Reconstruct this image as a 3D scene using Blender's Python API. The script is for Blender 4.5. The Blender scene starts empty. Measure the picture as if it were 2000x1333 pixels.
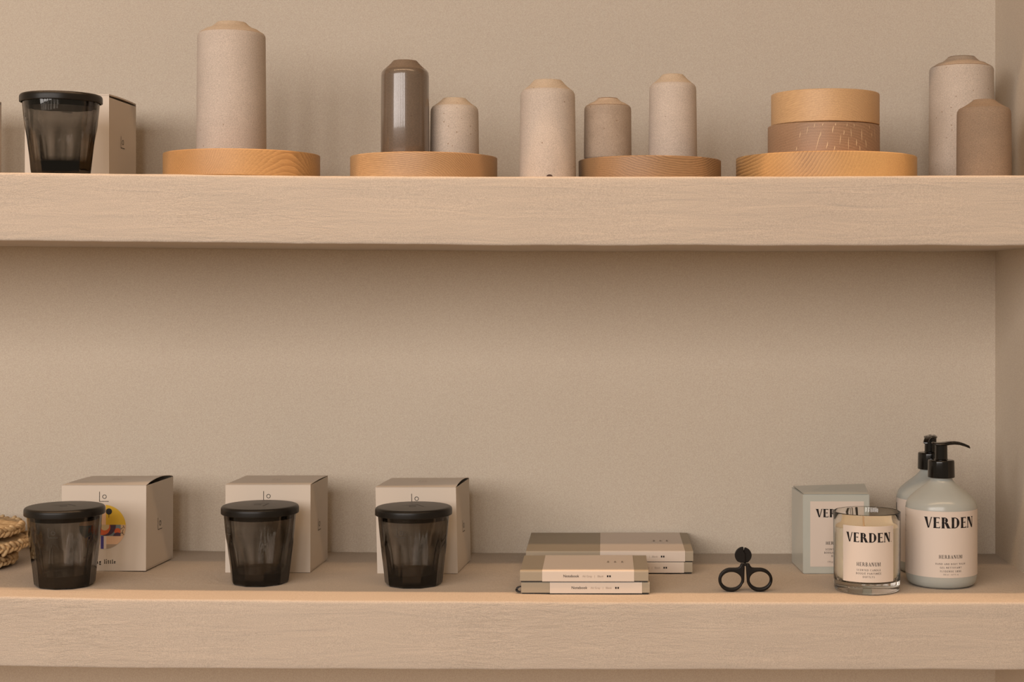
import bpy, bmesh, math, random
from mathutils import Vector, Matrix, noise
random.seed(7)
S_ = bpy.context.scene
COL = S_.collection
PI = math.pi

# ------------------------------------------------------------------ camera
FPX = 3060.0          # focal length in pixels of the 2000 px wide frame
D = 1.8               # camera distance to the front edge of the shelves
HC = 1.45             # camera height
XV, YV = 1180.0, 558.0  # where the straight-ahead direction falls in the frame
cam_d = bpy.data.cameras.new('camera')
cam = bpy.data.objects.new('camera', cam_d); COL.objects.link(cam)
cam.location = (0, -D, HC); cam.rotation_euler = (PI/2, 0, 0)
cam_d.sensor_width = 36; cam_d.lens = FPX/2000*36
cam_d.shift_x = -(XV-1000)/2000.0
cam_d.shift_y = (YV-666.5)/2000.0
cam_d.clip_start = .05; cam_d.clip_end = 30
cam_d.dof.use_dof = True; cam_d.dof.focus_distance = 1.85; cam_d.dof.aperture_fstop = 16
S_.camera = cam

# ------------------------------------------------------------------ world, lights, exposure
w = bpy.data.worlds.new('world'); S_.world = w; w.use_nodes = True
bg = w.node_tree.nodes['Background']
bg.inputs[0].default_value = (1.0, .79, .57, 1); bg.inputs[1].default_value = .29
def area(name, loc, target, sx, sy, power, color, spread=180):
    l = bpy.data.lights.new(name, 'AREA'); l.shape = 'RECTANGLE'; l.size = sx; l.size_y = sy
    l.energy = power; l.color = color; l.spread = math.radians(spread)
    o = bpy.data.objects.new(name, l); COL.objects.link(o); o.location = loc
    v = Vector(target)-Vector(loc)
    o.rotation_euler = v.to_track_quat('-Z', 'Y').to_euler()
    return o
# daylight: a row of tall narrow window panes behind the camera, a little to the left
for i, x in enumerate((-4.0, -3.35, -2.7, -2.05, -1.4, -.75, -.1)):
    area('window_light', (x, -3.6, HC+.85), (-.3, .1, HC-.1), .42, 1.6, 17.2, (1.0, .93, .885))
# warm linear overhead lamps in front of the shelves
LZ = HC+2.30
area('ceiling_lamp_near', (-.3, -.293, LZ), (-.3, -.293, 0), 4.2, .04, 70, (1.0, .61, .34))
area('ceiling_lamp_far', (-.3, -1.35, LZ), (-.3, .1, HC-.3), 4.2, .07, 36, (1.0, .64, .36))
S_.view_settings.view_transform = 'Standard'; S_.view_settings.look = 'None'
S_.view_settings.gamma = 1; S_.view_settings.use_curve_mapping = False
S_.view_settings.exposure = 0.0

# ------------------------------------------------------------------ helpers
def PX(px, Y): return (px-XV)*(D+Y)/FPX
def PZ(py, Y): return HC+(YV-py)*(D+Y)/FPX
def lerp_tab(tab, x):
    if x <= tab[0][0]: return tab[0][1]
    for (a, b), (c, d) in zip(tab, tab[1:]):
        if x <= c:
            t = (x-a)/(c-a); t = t*t*(3-2*t)*.5+t*.5
            return b+(d-b)*t
    return tab[-1][1]
def tabw(t): return [(PX(a, 0), PZ(b, 0)) for a, b in t]
T_UT = tabw([(-300, 335), (0, 337), (250, 339.5), (660, 344), (1000, 345), (1450, 344.6), (2000, 342.6), (2100, 342.5)])
T_UB = tabw([(-300, 467), (0, 470.5), (660, 476.5), (1000, 479), (1420, 480), (2100, 479.8)])
T_LT = tabw([(-300, 1162), (0, 1166), (300, 1171.5), (800, 1175), (1200, 1177), (2100, 1177.5)])
T_LB = tabw([(-300, 1299), (0, 1302.7), (300, 1307), (1000, 1309.5), (2100, 1309.5)])
def upper(X): return lerp_tab(T_UT, X)
def lower(X): return lerp_tab(T_LT, X)
SD = .327            # shelf depth
XW = .531            # right wall

def sset(o, **kw):
    for k, v in kw.items(): o[k] = v
    return o
def tag(o, label=None, cat=None, group=None, kind=None):
    if label: o['label'] = label
    if cat: o['category'] = cat
    if group: o['group'] = group
    if kind: o['kind'] = kind
    return o
def empty(name, loc, rz=0):
    o = bpy.data.objects.new(name, None); COL.objects.link(o)
    o.location = loc; o.rotation_euler = (0, 0, rz); o.empty_display_size = .02
    return o
def link(name, bm, mats, parent=None, loc=(0, 0, 0), rz=0, smooth=40):
    me = bpy.data.meshes.new(name)
    bmesh.ops.recalc_face_normals(bm, faces=bm.faces) if smooth != 'keep' else None
    bm.to_mesh(me); bm.free()
    if not isinstance(mats, (list, tuple)): mats = [mats]
    for m in mats: me.materials.append(m)
    if smooth and smooth != 'keep':
        for p in me.polygons: p.use_smooth = True
        me.set_sharp_from_angle(angle=math.radians(smooth))
    o = bpy.data.objects.new(name, me); COL.objects.link(o)
    o.location = loc; o.rotation_euler = (0, 0, rz)
    if parent: o.parent = parent
    return o
def box(bm, x0, x1, y0, y1, z0, z1, mi=0):
    vs = [bm.verts.new(p) for p in ((x0, y0, z0), (x1, y0, z0), (x1, y1, z0), (x0, y1, z0), (x0, y0, z1), (x1, y0, z1), (x1, y1, z1), (x0, y1, z1))]
    for f in ((0, 3, 2, 1), (4, 5, 6, 7), (0, 1, 5, 4), (1, 2, 6, 5), (2, 3, 7, 6), (3, 0, 4, 7)):
        bm.faces.new([vs[i] for i in f]).material_index = mi
    return vs
def lathe(bm, prof, seg=96, mi=None, closed=False, fr=None):
    """prof: list of (r,z); fr(angle,r,z,i)->r lets the radius vary"""
    rings = []
    for i, (r, z) in enumerate(prof):
        if r < 1e-6: rings.append([bm.verts.new((0, 0, z))])
        else:
            ring = []
            for k in range(seg):
                a = 2*PI*k/seg
                rr = fr(a, r, z, i) if fr else r
                ring.append(bm.verts.new((rr*math.cos(a), rr*math.sin(a), z)))
            rings.append(ring)
    n = len(rings)
    for i in range(n if closed else n-1):
        a, b = rings[i], rings[(i+1) % n]
        for k in range(seg):
            k2 = (k+1) % seg
            if len(a) == 1 and len(b) == 1: continue
            if len(a) == 1: f = bm.faces.new((a[0], b[k], b[k2]))
            elif len(b) == 1: f = bm.faces.new((a[k], b[0], a[k2]))
            else: f = bm.faces.new((a[k], b[k], b[k2], a[k2]))
            if mi: f.material_index = mi[i]
def roundcorner(p0, p1, p2, r, n=5):
    """points of a rounded corner p1 in 2-D"""
    a = Vector(p0)-Vector(p1); b = Vector(p2)-Vector(p1)
    a.normalize(); b.normalize()
    s = Vector(p1)+a*r; e = Vector(p1)+b*r
    out = []
    for i in range(n+1):
        t = i/n
        out.append(tuple((1-t)**2*s+2*t*(1-t)*Vector(p1)+t*t*e))
    return out
def rounded(pts, rad, n=5):
    out = [pts[0]]
    for i in range(1, len(pts)-1):
        r = rad.get(i, 0) if isinstance(rad, dict) else rad
        if r: out += roundcorner(pts[i-1], pts[i], pts[i+1], r, n)
        else: out.append(pts[i])
    out.append(pts[-1])
    return out

# ------------------------------------------------------------------ materials
def mat(name, color, rough=.6, **kw):
    m = bpy.data.materials.new(name); m.use_nodes = True
    b = m.node_tree.nodes['Principled BSDF']
    b.inputs['Base Color'].default_value = (*color, 1); b.inputs['Roughness'].default_value = rough
    for k, v in kw.items(): b.inputs[k.replace('_', ' ')].default_value = v
    return m
def N(m, t, **kw):
    n = m.node_tree.nodes.new(t)
    for k, v in kw.items(): setattr(n, k, v)
    return n
def L(m, a, b): m.node_tree.links.new(a, b)
def coords(m, scale=(1, 1, 1), loc=(0, 0, 0), rot=(0, 0, 0), kind='Object'):
    tc = N(m, 'ShaderNodeTexCoord'); mp = N(m, 'ShaderNodeMapping')
    mp.inputs['Scale'].default_value = scale; mp.inputs['Location'].default_value = loc; mp.inputs['Rotation'].default_value = rot
    L(m, tc.outputs[kind], mp.inputs[0]); return mp.outputs[0]
def noise_n(m, vec, scale, detail=4, rough=.5, dist=0):
    n = N(m, 'ShaderNodeTexNoise'); n.inputs['Scale'].default_value = scale; n.inputs['Detail'].default_value = detail
    n.inputs['Roughness'].default_value = rough; n.inputs['Distortion'].default_value = dist
    L(m, vec, n.inputs['Vector']); return n.outputs['Fac']
def ramp(m, fac, stops):
    r = N(m, 'ShaderNodeValToRGB'); e = r.color_ramp.elements
    while len(e) < len(stops): e.new(.5)
    for el, (p, c) in zip(e, stops):
        el.position = p; el.color = (*c, 1) if len(c) == 3 else c
    L(m, fac, r.inputs[0]); return r.outputs[0]
def mixc(m, fac, a, b, mode='MIX'):
    x = N(m, 'ShaderNodeMix', data_type='RGBA', blend_type=mode)
    for sock, v in ((x.inputs[0], fac), (x.inputs[6], a), (x.inputs[7], b)):
        if hasattr(v, 'is_linked') or hasattr(v, 'node'): L(m, v, sock)
        elif isinstance(v, (int, float)): sock.default_value = v
        else: sock.default_value = (*v, 1)
    return x.outputs[2]
def math_n(m, op, a, b=0.0):
    x = N(m, 'ShaderNodeMath', operation=op)
    for i, v in enumerate((a, b)):
        if isinstance(v, (int, float)): x.inputs[i].default_value = v
        else: L(m, v, x.inputs[i])
    return x.outputs[0]
def bump(m, h, strength, dist=.001, prev=None):
    b = N(m, 'ShaderNodeBump'); b.inputs['Strength'].default_value = strength; b.inputs['Distance'].default_value = dist
    L(m, h, b.inputs['Height'])
    if prev: L(m, prev, b.inputs['Normal'])
    return b.outputs[0]
def P(m): return m.node_tree.nodes['Principled BSDF']

def plaster(name, c1, c2, marks=True):
    m = mat(name, c1, .85)
    P(m).inputs['Specular IOR Level'].default_value = .25
    v = coords(m)
    big = noise_n(m, v, 3.0, 4, .55)
    fine = noise_n(m, v, 950, 2, .6)
    c = mixc(m, ramp(m, big, [(.3, (0, 0, 0)), (.7, (1, 1, 1))]), c1, c2)
    c = mixc(m, .22, c, ramp(m, fine, [(.3, (.25, .22, .2)), (.7, (.95, .92, .88))]), 'OVERLAY')
    L(m, c, P(m).inputs['Base Color'])
    nb = bump(m, noise_n(m, v, 5, 3, .45, .4), .12, .006)
    nb = bump(m, noise_n(m, v, 320, 2, .5), .16, .0004, nb)
    if marks:
        v2 = coords(m, (1.6, 1, 14), rot=(0, .12, 0))
        a = noise_n(m, v2, 6, 5, .55, .8)
        nb = bump(m, a, .42, .0018, nb)
        v3 = coords(m, (8, 8, 40), rot=(0, -.22, 0))
        b = noise_n(m, v3, 4, 5, .7, 1.5)
        msk = noise_n(m, coords(m, loc=(3, 2, 5)), 4, 2, .5)
        b = math_n(m, 'MULTIPLY', b, ramp(m, msk, [(.48, (0, 0, 0)), (.62, (1, 1, 1))]))
        nb = bump(m, b, .7, .0018, nb)
    L(m, nb, P(m).inputs['Normal'])
    return m
M_wall = plaster('wall_plaster', (.58, .50, .41), (.61, .53, .435), False)
M_shelf = plaster('shelf_plaster', (.435, .38, .325), (.465, .41, .35))
M_floor = mat('floor_oak', (.40, .32, .24), .6)

def wood(name, light, dark, center, rot, ring=.0026, wob=1.0, contrast=.8, seed=0, rough=.5, endfac=.5, R=.09, fade=None):
    """turned timber: growth rings around a pith axis (mapped Y = the grain), darker and coarser where the rim cuts end grain"""
    m = mat(name, light, rough)
    v = coords(m, (1, 1, 1), center, rot)
    s1 = N(m, 'ShaderNodeMapping'); s1.inputs['Scale'].default_value = (1, .25, 1); s1.inputs['Location'].default_value = (seed, seed*2, 0); L(m, v, s1.inputs[0])
    nz = N(m, 'ShaderNodeTexNoise'); nz.inputs['Scale'].default_value = 16; nz.inputs['Detail'].default_value = 3; L(m, s1.outputs[0], nz.inputs['Vector'])
    off = N(m, 'ShaderNodeVectorMath', operation='MULTIPLY_ADD')
    L(m, nz.outputs['Color'], off.inputs[0]); off.inputs[1].default_value = (.014*wob,)*3; L(m, v, off.inputs[2])
    sep = N(m, 'ShaderNodeSeparateXYZ'); L(m, off.outputs[0], sep.inputs[0])
    r = math_n(m, 'SQRT', math_n(m, 'ADD', math_n(m, 'MULTIPLY', sep.outputs[0], sep.outputs[0]), math_n(m, 'MULTIPLY', sep.outputs[2], sep.outputs[2])))
    wv = noise_n(m, s1.outputs[0], 45, 2, .5)
    r2 = math_n(m, 'ADD', math_n(m, 'DIVIDE', r, ring), math_n(m, 'MULTIPLY', wv, 1.3))
    fr = math_n(m, 'FRACT', r2)
    lines = ramp(m, fr, [(0, (1, 1, 1)), (.12, (.55, .55, .55)), (.5, (.30, .30, .30)), (.84, (0, 0, 0)), (.93, (.2, .2, .2))])
    # ring strength drifts along the timber
    drift = ramp(m, noise_n(m, s1.outputs[0], 11, 2, .5), [(.36, (.12, .12, .12)), (.62, (1, 1, 1))])
    sv = N(m, 'ShaderNodeSeparateXYZ'); L(m, coords(m, (1, 1, 1), (0, 0, 0), rot), sv.inputs[0])
    end = math_n(m, 'MINIMUM', math_n(m, 'DIVIDE', math_n(m, 'ABSOLUTE', sv.outputs[1]), R), 1.0)
    end = math_n(m, 'POWER', end, 2.2)
    mid = tuple(l*(1-endfac)+d*endfac for l, d in zip(light, dark))
    base = mixc(m, end, light, mid)
    lo = mixc(m, contrast, base, dark); hi = mixc(m, .35, base, tuple(min(1, l*1.25) for l in light))
    c = mixc(m, lines, lo, hi)
    c = mixc(m, drift, base, c)
    if fade:
        fm_ = N(m, 'ShaderNodeMapRange'); fm_.inputs['From Min'].default_value = fade[0]; fm_.inputs['From Max'].default_value = fade[1]; L(m, r, fm_.inputs[0])
        c = mixc(m, fm_.outputs[0], c, light)
    c = mixc(m, ramp(m, noise_n(m, s1.outputs[0], 7, 3, .5), [(.35, (0, 0, 0)), (.75, (.45, .45, .45))]), c, mid)
    fm = N(m, 'ShaderNodeMapping'); fm.inputs['Scale'].default_value = (300, 30, 300); L(m, v, fm.inputs[0])
    fib = noise_n(m, fm.outputs[0], 3, 3, .6)
    c = mixc(m, .25, c, ramp(m, fib, [(.3, (.3, .27, .24)), (.7, (.8, .78, .75))]), 'OVERLAY')
    L(m, c, P(m).inputs['Base Color'])
    L(m, bump(m, lines, .12, .0003), P(m).inputs['Normal'])
    return m

def ceramic(name, c, rough, speck=.35, specks=(.20, .13, .08), c2=None, coat=0, ss=190):
    m = mat(name, c, rough)
    v = coords(m)
    base = mixc(m, ramp(m, noise_n(m, v, 22, 4, .6), [(.35, (0, 0, 0)), (.7, (1, 1, 1))]), c, c2 or tuple(x*.9 for x in c))
    fine = noise_n(m, v, 900, 2, .6)
    base = mixc(m, .30, base, ramp(m, fine, [(.35, (.3, .28, .26)), (.65, (.8, .78, .76))]), 'OVERLAY')
    vo = N(m, 'ShaderNodeTexVoronoi'); vo.inputs['Scale'].default_value = ss; L(m, v, vo.inputs['Vector'])
    vs = N(m, 'ShaderNodeSeparateColor'); L(m, vo.outputs['Color'], vs.inputs[0])
    near = math_n(m, 'LESS_THAN', vo.outputs['Distance'], .16)
    few = math_n(m, 'LESS_THAN', vs.outputs[0], speck)
    base = mixc(m, math_n(m, 'MULTIPLY', math_n(m, 'MULTIPLY', near, few), .8), base, specks)
    L(m, base, P(m).inputs['Base Color'])
    L(m, bump(m, noise_n(m, v, 500, 3, .6), .25 if rough > .4 else .04, .0004), P(m).inputs['Normal'])
    P(m).inputs['Coat Weight'].default_value = coat; P(m).inputs['Coat Roughness'].default_value = .08
    return m

M_card = mat('white_carton', (.60, .53, .455), .7)
L(M_card, bump(M_card, noise_n(M_card, coords(M_card), 700, 2, .6), .12, .0003), P(M_card).inputs['Normal'])
M_cardshade = mat('carton_gap_shade', (.10, .075, .055), .9)
M_ink = mat('black_ink', (.012, .010, .010), .7, Specular_IOR_Level=.2)
M_inkgrey = mat('grey_ink', (.20, .17, .15), .6)
M_faint = mat('faint_ink', (.38, .32, .27), .6)
M_lid = mat('black_lid', (.009, .0075, .006), .36, Specular_IOR_Level=.28)
L(M_lid, bump(M_lid, noise_n(M_lid, coords(M_lid), 900, 2, .6), .15, .0002), P(M_lid).inputs['Normal'])
M_smoke = mat('smoked_glass', (1, 1, 1), .02, Transmission_Weight=1.0, IOR=1.48)
va = N(M_smoke, 'ShaderNodeVolumeAbsorption'); va.inputs['Color'].default_value = (.10, .06, 0, 1); va.inputs['Density'].default_value = 430
L(M_smoke, va.outputs[0], M_smoke.node_tree.nodes['Material Output'].inputs['Volume'])
M_emboss = mat('embossed_glass', (.05, .045, .04), .15)
M_clear = mat('clear_glass', (.96, .97, .95), .01, Transmission_Weight=1.0, IOR=1.45)
M_wax = mat('candle_wax', (.95, .83, .66), .5, Subsurface_Weight=.15)
P(M_wax).inputs['Subsurface Radius'].default_value = (.01, .007, .004)
M_wick = mat('wick_cotton', (.70, .50, .32), .9)
M_label = mat('cream_label_paper', (.60, .525, .465), .55)
M_bottle = mat('pale_grey_green_bottle', (.37, .385, .36), .22)
M_pump = mat('black_pump_plastic', (.004, .0035, .003), .12)
M_giftbox = mat('pale_silver_green_box', (.42, .44, .405), .28)
P(M_giftbox).inputs['Coat Weight'].default_value = .4
M_steel = mat('black_coated_steel', (.007, .005, .004), .40, Specular_IOR_Level=.25)
M_cloth = mat('grey_book_cloth', (.33, .28, .21), .85)
L(M_cloth, bump(M_cloth, noise_n(M_cloth, coords(M_cloth), 1200, 2, .6), .4, .0004), P(M_cloth).inputs['Normal'])
M_backcover = mat('black_back_cover', (.02, .017, .015), .8)
M_band = mat('pale_paper_band', (.60, .52, .45), .7)
M_pages = mat('page_block', (.62, .54, .44), .8)
M_ribbon = mat('black_ribbon', (.012, .010, .010), .6)
def strawmat():
    m = mat('raffia_straw', (.55, .38, .20), .75)
    v = coords(m)
    c = ramp(m, noise_n(m, v, 90, 4, .6), [(.3, (.34, .21, .10)), (.55, (.58, .41, .22)), (.8, (.72, .55, .34))])
    L(m, c, P(m).inputs['Base Color'])
    L(m, bump(m, noise_n(m, v, 300, 3, .6), .3, .001), P(m).inputs['Normal'])
    return m
M_straw = strawmat()

# ------------------------------------------------------------------ setting
def structure(name, bm, m, label=None):
    o = link(name, bm, m, smooth=30); o['kind'] = 'structure'
    return o
bm = bmesh.new(); box(bm, -3.2, XW+.001, SD, SD+.12, 0, 3.85); structure('wall_back', bm, M_wall)
bm = bmesh.new(); box(bm, XW, 1.5, 0.0, SD+.12, 0, 3.85)
bmesh.ops.bevel(bm, geom=[e for e in bm.edges if all(abs(v.co.x-XW) < 1e-4 and v.co.y < .01 for v in e.verts)], offset=.006, segments=4, affect='EDGES')
structure('wall_right', bm, M_wall)
bm = bmesh.new(); box(bm, -4.5, 4.0, -5.5, SD+.12, -.05, 0); structure('floor', bm, M_floor)
bm = bmesh.new(); box(bm, -3.2, XW+.001, 0, SD+.001, HC+.5355, HC+.62)
structure('unseen_top_shelf', bm, M_wall)   # unseen third shelf, added to shade the upper wall from the lamps

def shelf(ttab, btab, label):
    bm = bmesh.new()
    xs = [-1.35+(XW+1.35)*i/420 for i in range(421)]
    rings = []
    for X in xs:
        zt = lerp_tab(ttab, X); zb = lerp_tab(btab, X)
        wt = noise.noise(Vector((X*14, 3.1, zt)))*.0006+noise.noise(Vector((X*55, 8.1, zt)))*.00035
        wb = noise.noise(Vector((X*12, 5.1, zb)))*.0006+noise.noise(Vector((X*60, 1.1, zb)))*.0003
        wf = noise.noise(Vector((X*6, 7.7, zb)))*.0012
        zt += wt*.6; zb += wb
        pts = [(SD-.0005, zt)]
        pts += [(SD*k/6, zt) for k in (4, 3, 2, 1)]
        pts += roundcorner((.02, zt), (wf, zt), (wf, zt-.02), .0035+wt*2, 4)
        pts += [(wf+noise.noise(Vector((X*8, k*.9, zb)))*.0006, zt+(zb-zt)*k/6) for k in range(1, 6)]
        pts += roundcorner((wf, zb+.02), (wf, zb), (.02, zb), .0025, 4)
        pts += [(SD*.4, zb), (SD-.0005, zb)]
        rings.append([bm.verts.new((X, y, z)) for y, z in pts])
    for a, b in zip(rings, rings[1:]):
        for i in range(len(a)-1): bm.faces.new((a[i], a[i+1], b[i+1], b[i]))
        bm.faces.new((a[-1], a[0], b[0], b[-1]))
    bm.faces.new(rings[0]); bm.faces.new(list(reversed(rings[-1])))
    o = link('shelf', bm, M_shelf, smooth=50)
    return tag(o, label, 'shelf', 'thick plaster shelves of the niche')
shelf(T_UT, T_UB, 'upper thick beige plaster shelf carrying the ceramic vases and wooden discs')
shelf(T_LT, T_LB, 'lower thick beige plaster shelf carrying the notebooks, scissors and soap bottles')

# ------------------------------------------------------------------ wooden discs
def disc(px0, px1, pyt, Yc, zbase, m, label, seed=0):
    c = (px0+px1)/2; R = (px1-px0)/2*(D+Yc)/FPX; X = PX(c, Yc)
    zt = PZ(pyt, Yc-R)
    z0 = max(zbase(X-R), zbase(X), zbase(X+R))+.0004 if callable(zbase) else zbase
    h = zt-z0
    prof = [(0, 0)]+rounded([(0, 0), (R, 0), (R, h), (0, h)], {1: .0012, 2: .0016}, 4)[1:-1]+[(0, h)]
    bm = bmesh.new(); lathe(bm, prof, 128)
    o = link('wooden_disc', bm, m, None, (X, Yc, z0+.0002), smooth=35)
    tag(o, label, 'wooden disc', 'round turned wooden display discs')
    return X, Yc, R, z0+h+.0004
PIh = PI/2
W1 = wood('turned_ash_warm', (.58, .35, .15), (.25, .125, .045), (.05, .0, -.075), (.03, 0, .75), .0021, 1.3, seed=1)
W2 = wood('turned_ash_pale', (.50, .32, .165), (.20, .11, .05), (.08, 0, .045), (.05, .0, -.95), .0023, 1.3, seed=2)
W3 = wood('turned_oak_dark', (.38, .235, .12), (.12, .065, .03), (-.03, 0, .08), (.04, .0, 1.15), .0024, 1.6, seed=3)
W4 = wood('turned_ash_golden', (.58, .355, .15), (.17, .085, .03), (.105, 0, -.085), (0, 0, .12), .0040, .35, seed=4, R=.11, contrast=1, endfac=.35, fade=(.105, .185))
W5 = wood('turned_oak_brown', (.33, .21, .13), (.20, .12, .07), (0, 0, .10), (0, 0, .1), .0034, .8, contrast=.8, seed=5, R=.065, endfac=.1)
W6 = wood('turned_maple', (.56, .37, .20), (.36, .22, .11), (.06, 0, .09), (.2, .1, -.8), .0026, .8, contrast=.35, seed=6, R=.065)
d1 = disc(323.5, 623, 290, .120, upper, W1, 'golden wooden disc under the tallest off-white vase, near the glass jar')
d2 = disc(685.5, 971, 296, .115, upper, W2, 'pale striped wooden disc under the glossy brown vase and a short white one')
d3 = disc(1130, 1408, 303.5, .125, upper, W3, 'dark-grained wooden disc partly behind a vase, carrying two more vases')
d4 = disc(1438, 1788, 294.5, .135, upper, W4, 'widest golden wooden disc, bottom of the three stacked discs')
d5 = disc(1500, 1717, 237, .125, d4[3], W5, 'brown wooden disc with pale cracks, middle of the three stacked discs')
d6 = disc(1506.5, 1716.5, 172.5, .122, d5[3], W6, 'smooth light wooden disc on top of the three stacked discs')
# pale medullary flecks on the brown disc belong to its surface
M_fleck = mat('pale_wood_fleck', (.62, .46, .29), .6)
brown = [o for o in COL.objects if o.name.startswith('wooden_disc')][4]
bm = bmesh.new()
rnd = random.Random(4)
R5 = d5[2]; h5 = d5[3]-d4[3]
for (px, py0, py1) in ((1584, 300, 254), (1588, 268, 258), (1592, 244, 238), (1577, 250, 240), (1564, 262, 246), (1551, 268, 256), (1611, 260, 246), (1616, 245, 236),
                       (1614, 298, 284), (1625, 282, 262), (1632, 264, 254), (1638, 248, 237), (1641, 294, 266), (1646, 268, 250), (1652, 248, 238), (1657, 284, 270), (1664, 296, 282), (1668, 274, 250),
                       (1677, 286, 270), (1685, 250, 240), (1698, 272, 244), (1545, 292, 284), (1600, 290, 276), (1690, 264, 256)):
    c = (1608.5, 296.)
    a = math.asin(max(-.97, min(.97, (px-1608.5)/108.5)))
    slope = max(-.12, min(.27, (1650-px)*.0038))
    z0 = (297-py0)/60.*h5; z1 = (297-py1)/60.*h5
    z0 = max(.0025, min(h5-.006, z0)); z1 = max(z0+.003, min(h5-.0025, z1))
    wdt = .0006*rnd.uniform(.5, 1)
    def pt(t, z, s):
        aa = a+t+s*wdt/R5; return ((R5+.0002)*math.sin(aa), -(R5+.0002)*math.cos(aa), z)
    n = 4; prev = None
    for k in range(n+1):
        t = k/n; w_ = math.sin(PI*min(.97, max(.06, t)))
        z = z0+(z1-z0)*t; tt = (t-.5)*slope*(py0-py1)/108.5+.003*math.sin(t*6+px)
        cur = (bm.verts.new(pt(tt, z, -w_)), bm.verts.new(pt(tt, z, w_)))
        if prev: bm.faces.new((prev[0], prev[1], cur[1], cur[0]))
        prev = cur
link('fleck_pattern', bm, M_fleck, brown, smooth=None)

# ------------------------------------------------------------------ ceramic vases
def vase(px0, px1, pysh, pyneck, n0, n1, Yc, z0, m_body, m_top, m_line, label, taper=.985, line=True):
    R = (px1-px0)/2*(D+Yc)/FPX; X = PX((px0+px1)/2, Yc)
    rn = (n1-n0)/2*(D+Yc)/FPX
    if callable(z0): z0 = z0(X)
    hs = PZ(pysh, Yc-R)-z0; hn = PZ(pyneck, Yc-rn)-z0
    up = hn-hs
    Rt = R*taper; q_ = .5 if line else .8
    prof = [(0, .0), (R-.003, 0), (R-.0008, .0008), (R, .003), (R*(.5+taper/2), hs*.5), (Rt, hs-.010*q_), (Rt-.0006*q_, hs-.0045*q_), (Rt-.0028*q_, hs-.0008*q_), (Rt-.0040*q_, hs+.0002)]
    mi = [0]*(len(prof)-2)+[2 if line else 0]
    # concave cone up to the collar
    r0 = Rt-.0040*q_; up = hn-.0010-hs
    for r, t in [(r0+(rn+.0004-r0)*k/8, k/8*.82+.18*(k/8)**2.6) for k in range(1, 9)] if not line else ((r0*.72+rn*1.5*.28, .17), (r0*.35+rn*1.5*.65, .40), (min(r0*.9, rn*1.42), .54), (rn*1.27, .68), (rn*1.15, .82), (rn*1.06, .93), (rn+.0003, 1)):
        prof.append((r, hs+up*t)); mi.append(1)
    prof += [(rn-.0005, hn-.0002), (rn-.0016, hn), (rn-.0034, hn-.0012), (rn-.0045, hn-.006), (rn-.0045, hn-.03), (0, hn-.03)]
    mi += [2 if line == 2 else 1, 1, 1, 1, 1, 1]
    # slightly hand-thrown
    sd = X*31
    def fr(a, r, z, i): return r*(1+.0035*noise.noise(Vector((math.cos(a)*1.5+sd, math.sin(a)*1.5, z*14))))
    bm = bmesh.new(); lathe(bm, prof, 96, mi+[1]*3, fr=fr)
    o = link('ceramic_vase', bm, [m_body, m_top, m_line], None, (X, Yc, z0+.0003), smooth=60)
    return tag(o, label, 'vase', 'cylindrical ceramic bud vases')
C_white = ceramic('matte_offwhite_glaze', (.485, .425, .375), .75, .03)
C_whiteb = ceramic('speckled_offwhite_glaze', (.485, .425, .37), .7, .16, (.25, .17, .11))
C_top = ceramic('raw_clay_shoulder', (.50, .41, .315), .85, .05)
C_line = ceramic('rust_edge', (.22, .14, .085), .8, .05)
C_linel = ceramic('faint_rust_edge', (.42, .30, .20), .8, .05)
C_brown = ceramic('glossy_brown_glaze', (.135, .10, .073), .28, .10, (.09, .06, .04), coat=.9)
C_browntop = ceramic('brown_clay_shoulder', (.19, .14, .10), .6, .10)
C_grey = ceramic('mottled_taupe_glaze', (.31, .245, .19), .65, .18, (.2, .13, .08), (.38, .305, .24))
C_greytop = ceramic('taupe_shoulder', (.46, .36, .27), .75, .1)
C_tan = ceramic('sandy_tan_clay', (.235, .172, .122), .85, .30, (.10, .065, .04), (.275, .20, .14), ss=520)
C_tan2 = ceramic('sandy_tan_shoulder', (.30, .215, .145), .85, .35, (.12, .075, .045), ss=520)
vase(385.5, 519, 56, 40, 427, 485, .115, d1[3], C_white, C_top, C_linel, 'tallest off-white matte vase standing on the golden disc near the glass jar', .975)
vase(744, 838.5, 131, 116, 768, 815, .095, d2[3], C_brown, C_browntop, C_browntop, 'glossy dark brown vase with window reflections', .985, False)
vase(839.8, 935.5, 203.5, 190, 866, 911, .125, d2[3], C_whiteb, C_top, C_top, 'short speckled off-white vase right beside the glossy brown vase', .975, False)
vase(1014.5, 1125, 171, 154, 1042, 1097, .090, upper, C_white, C_top, C_top, 'off-white vase standing directly on the shelf between two wooden discs', .965, False)
vase(1140.5, 1233.5, 203, 190, 1167, 1207, .115, d3[3], C_grey, C_greytop, C_line, 'short mottled taupe vase on the dark-grained disc', .985, 2)
vase(1266.5, 1361.5, 159.5, 143.5, 1293, 1335, .125, d3[3], C_white, C_top, C_top, 'slim off-white vase at right on the dark-grained disc', .965, False)
vase(1815, 1940.5, 124, 108, 1851, 1904, .215, upper, C_whiteb, C_greytop, C_line, 'wide off-white vase with dark shoulder line at the niche corner', .985, 2)
vase(1869, 1974.5, 207, 193, 1900, 1942, .095, upper, C_tan, C_tan2, C_tan2, 'sandy tan vase in front of the wide off-white one', .985, False)

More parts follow.
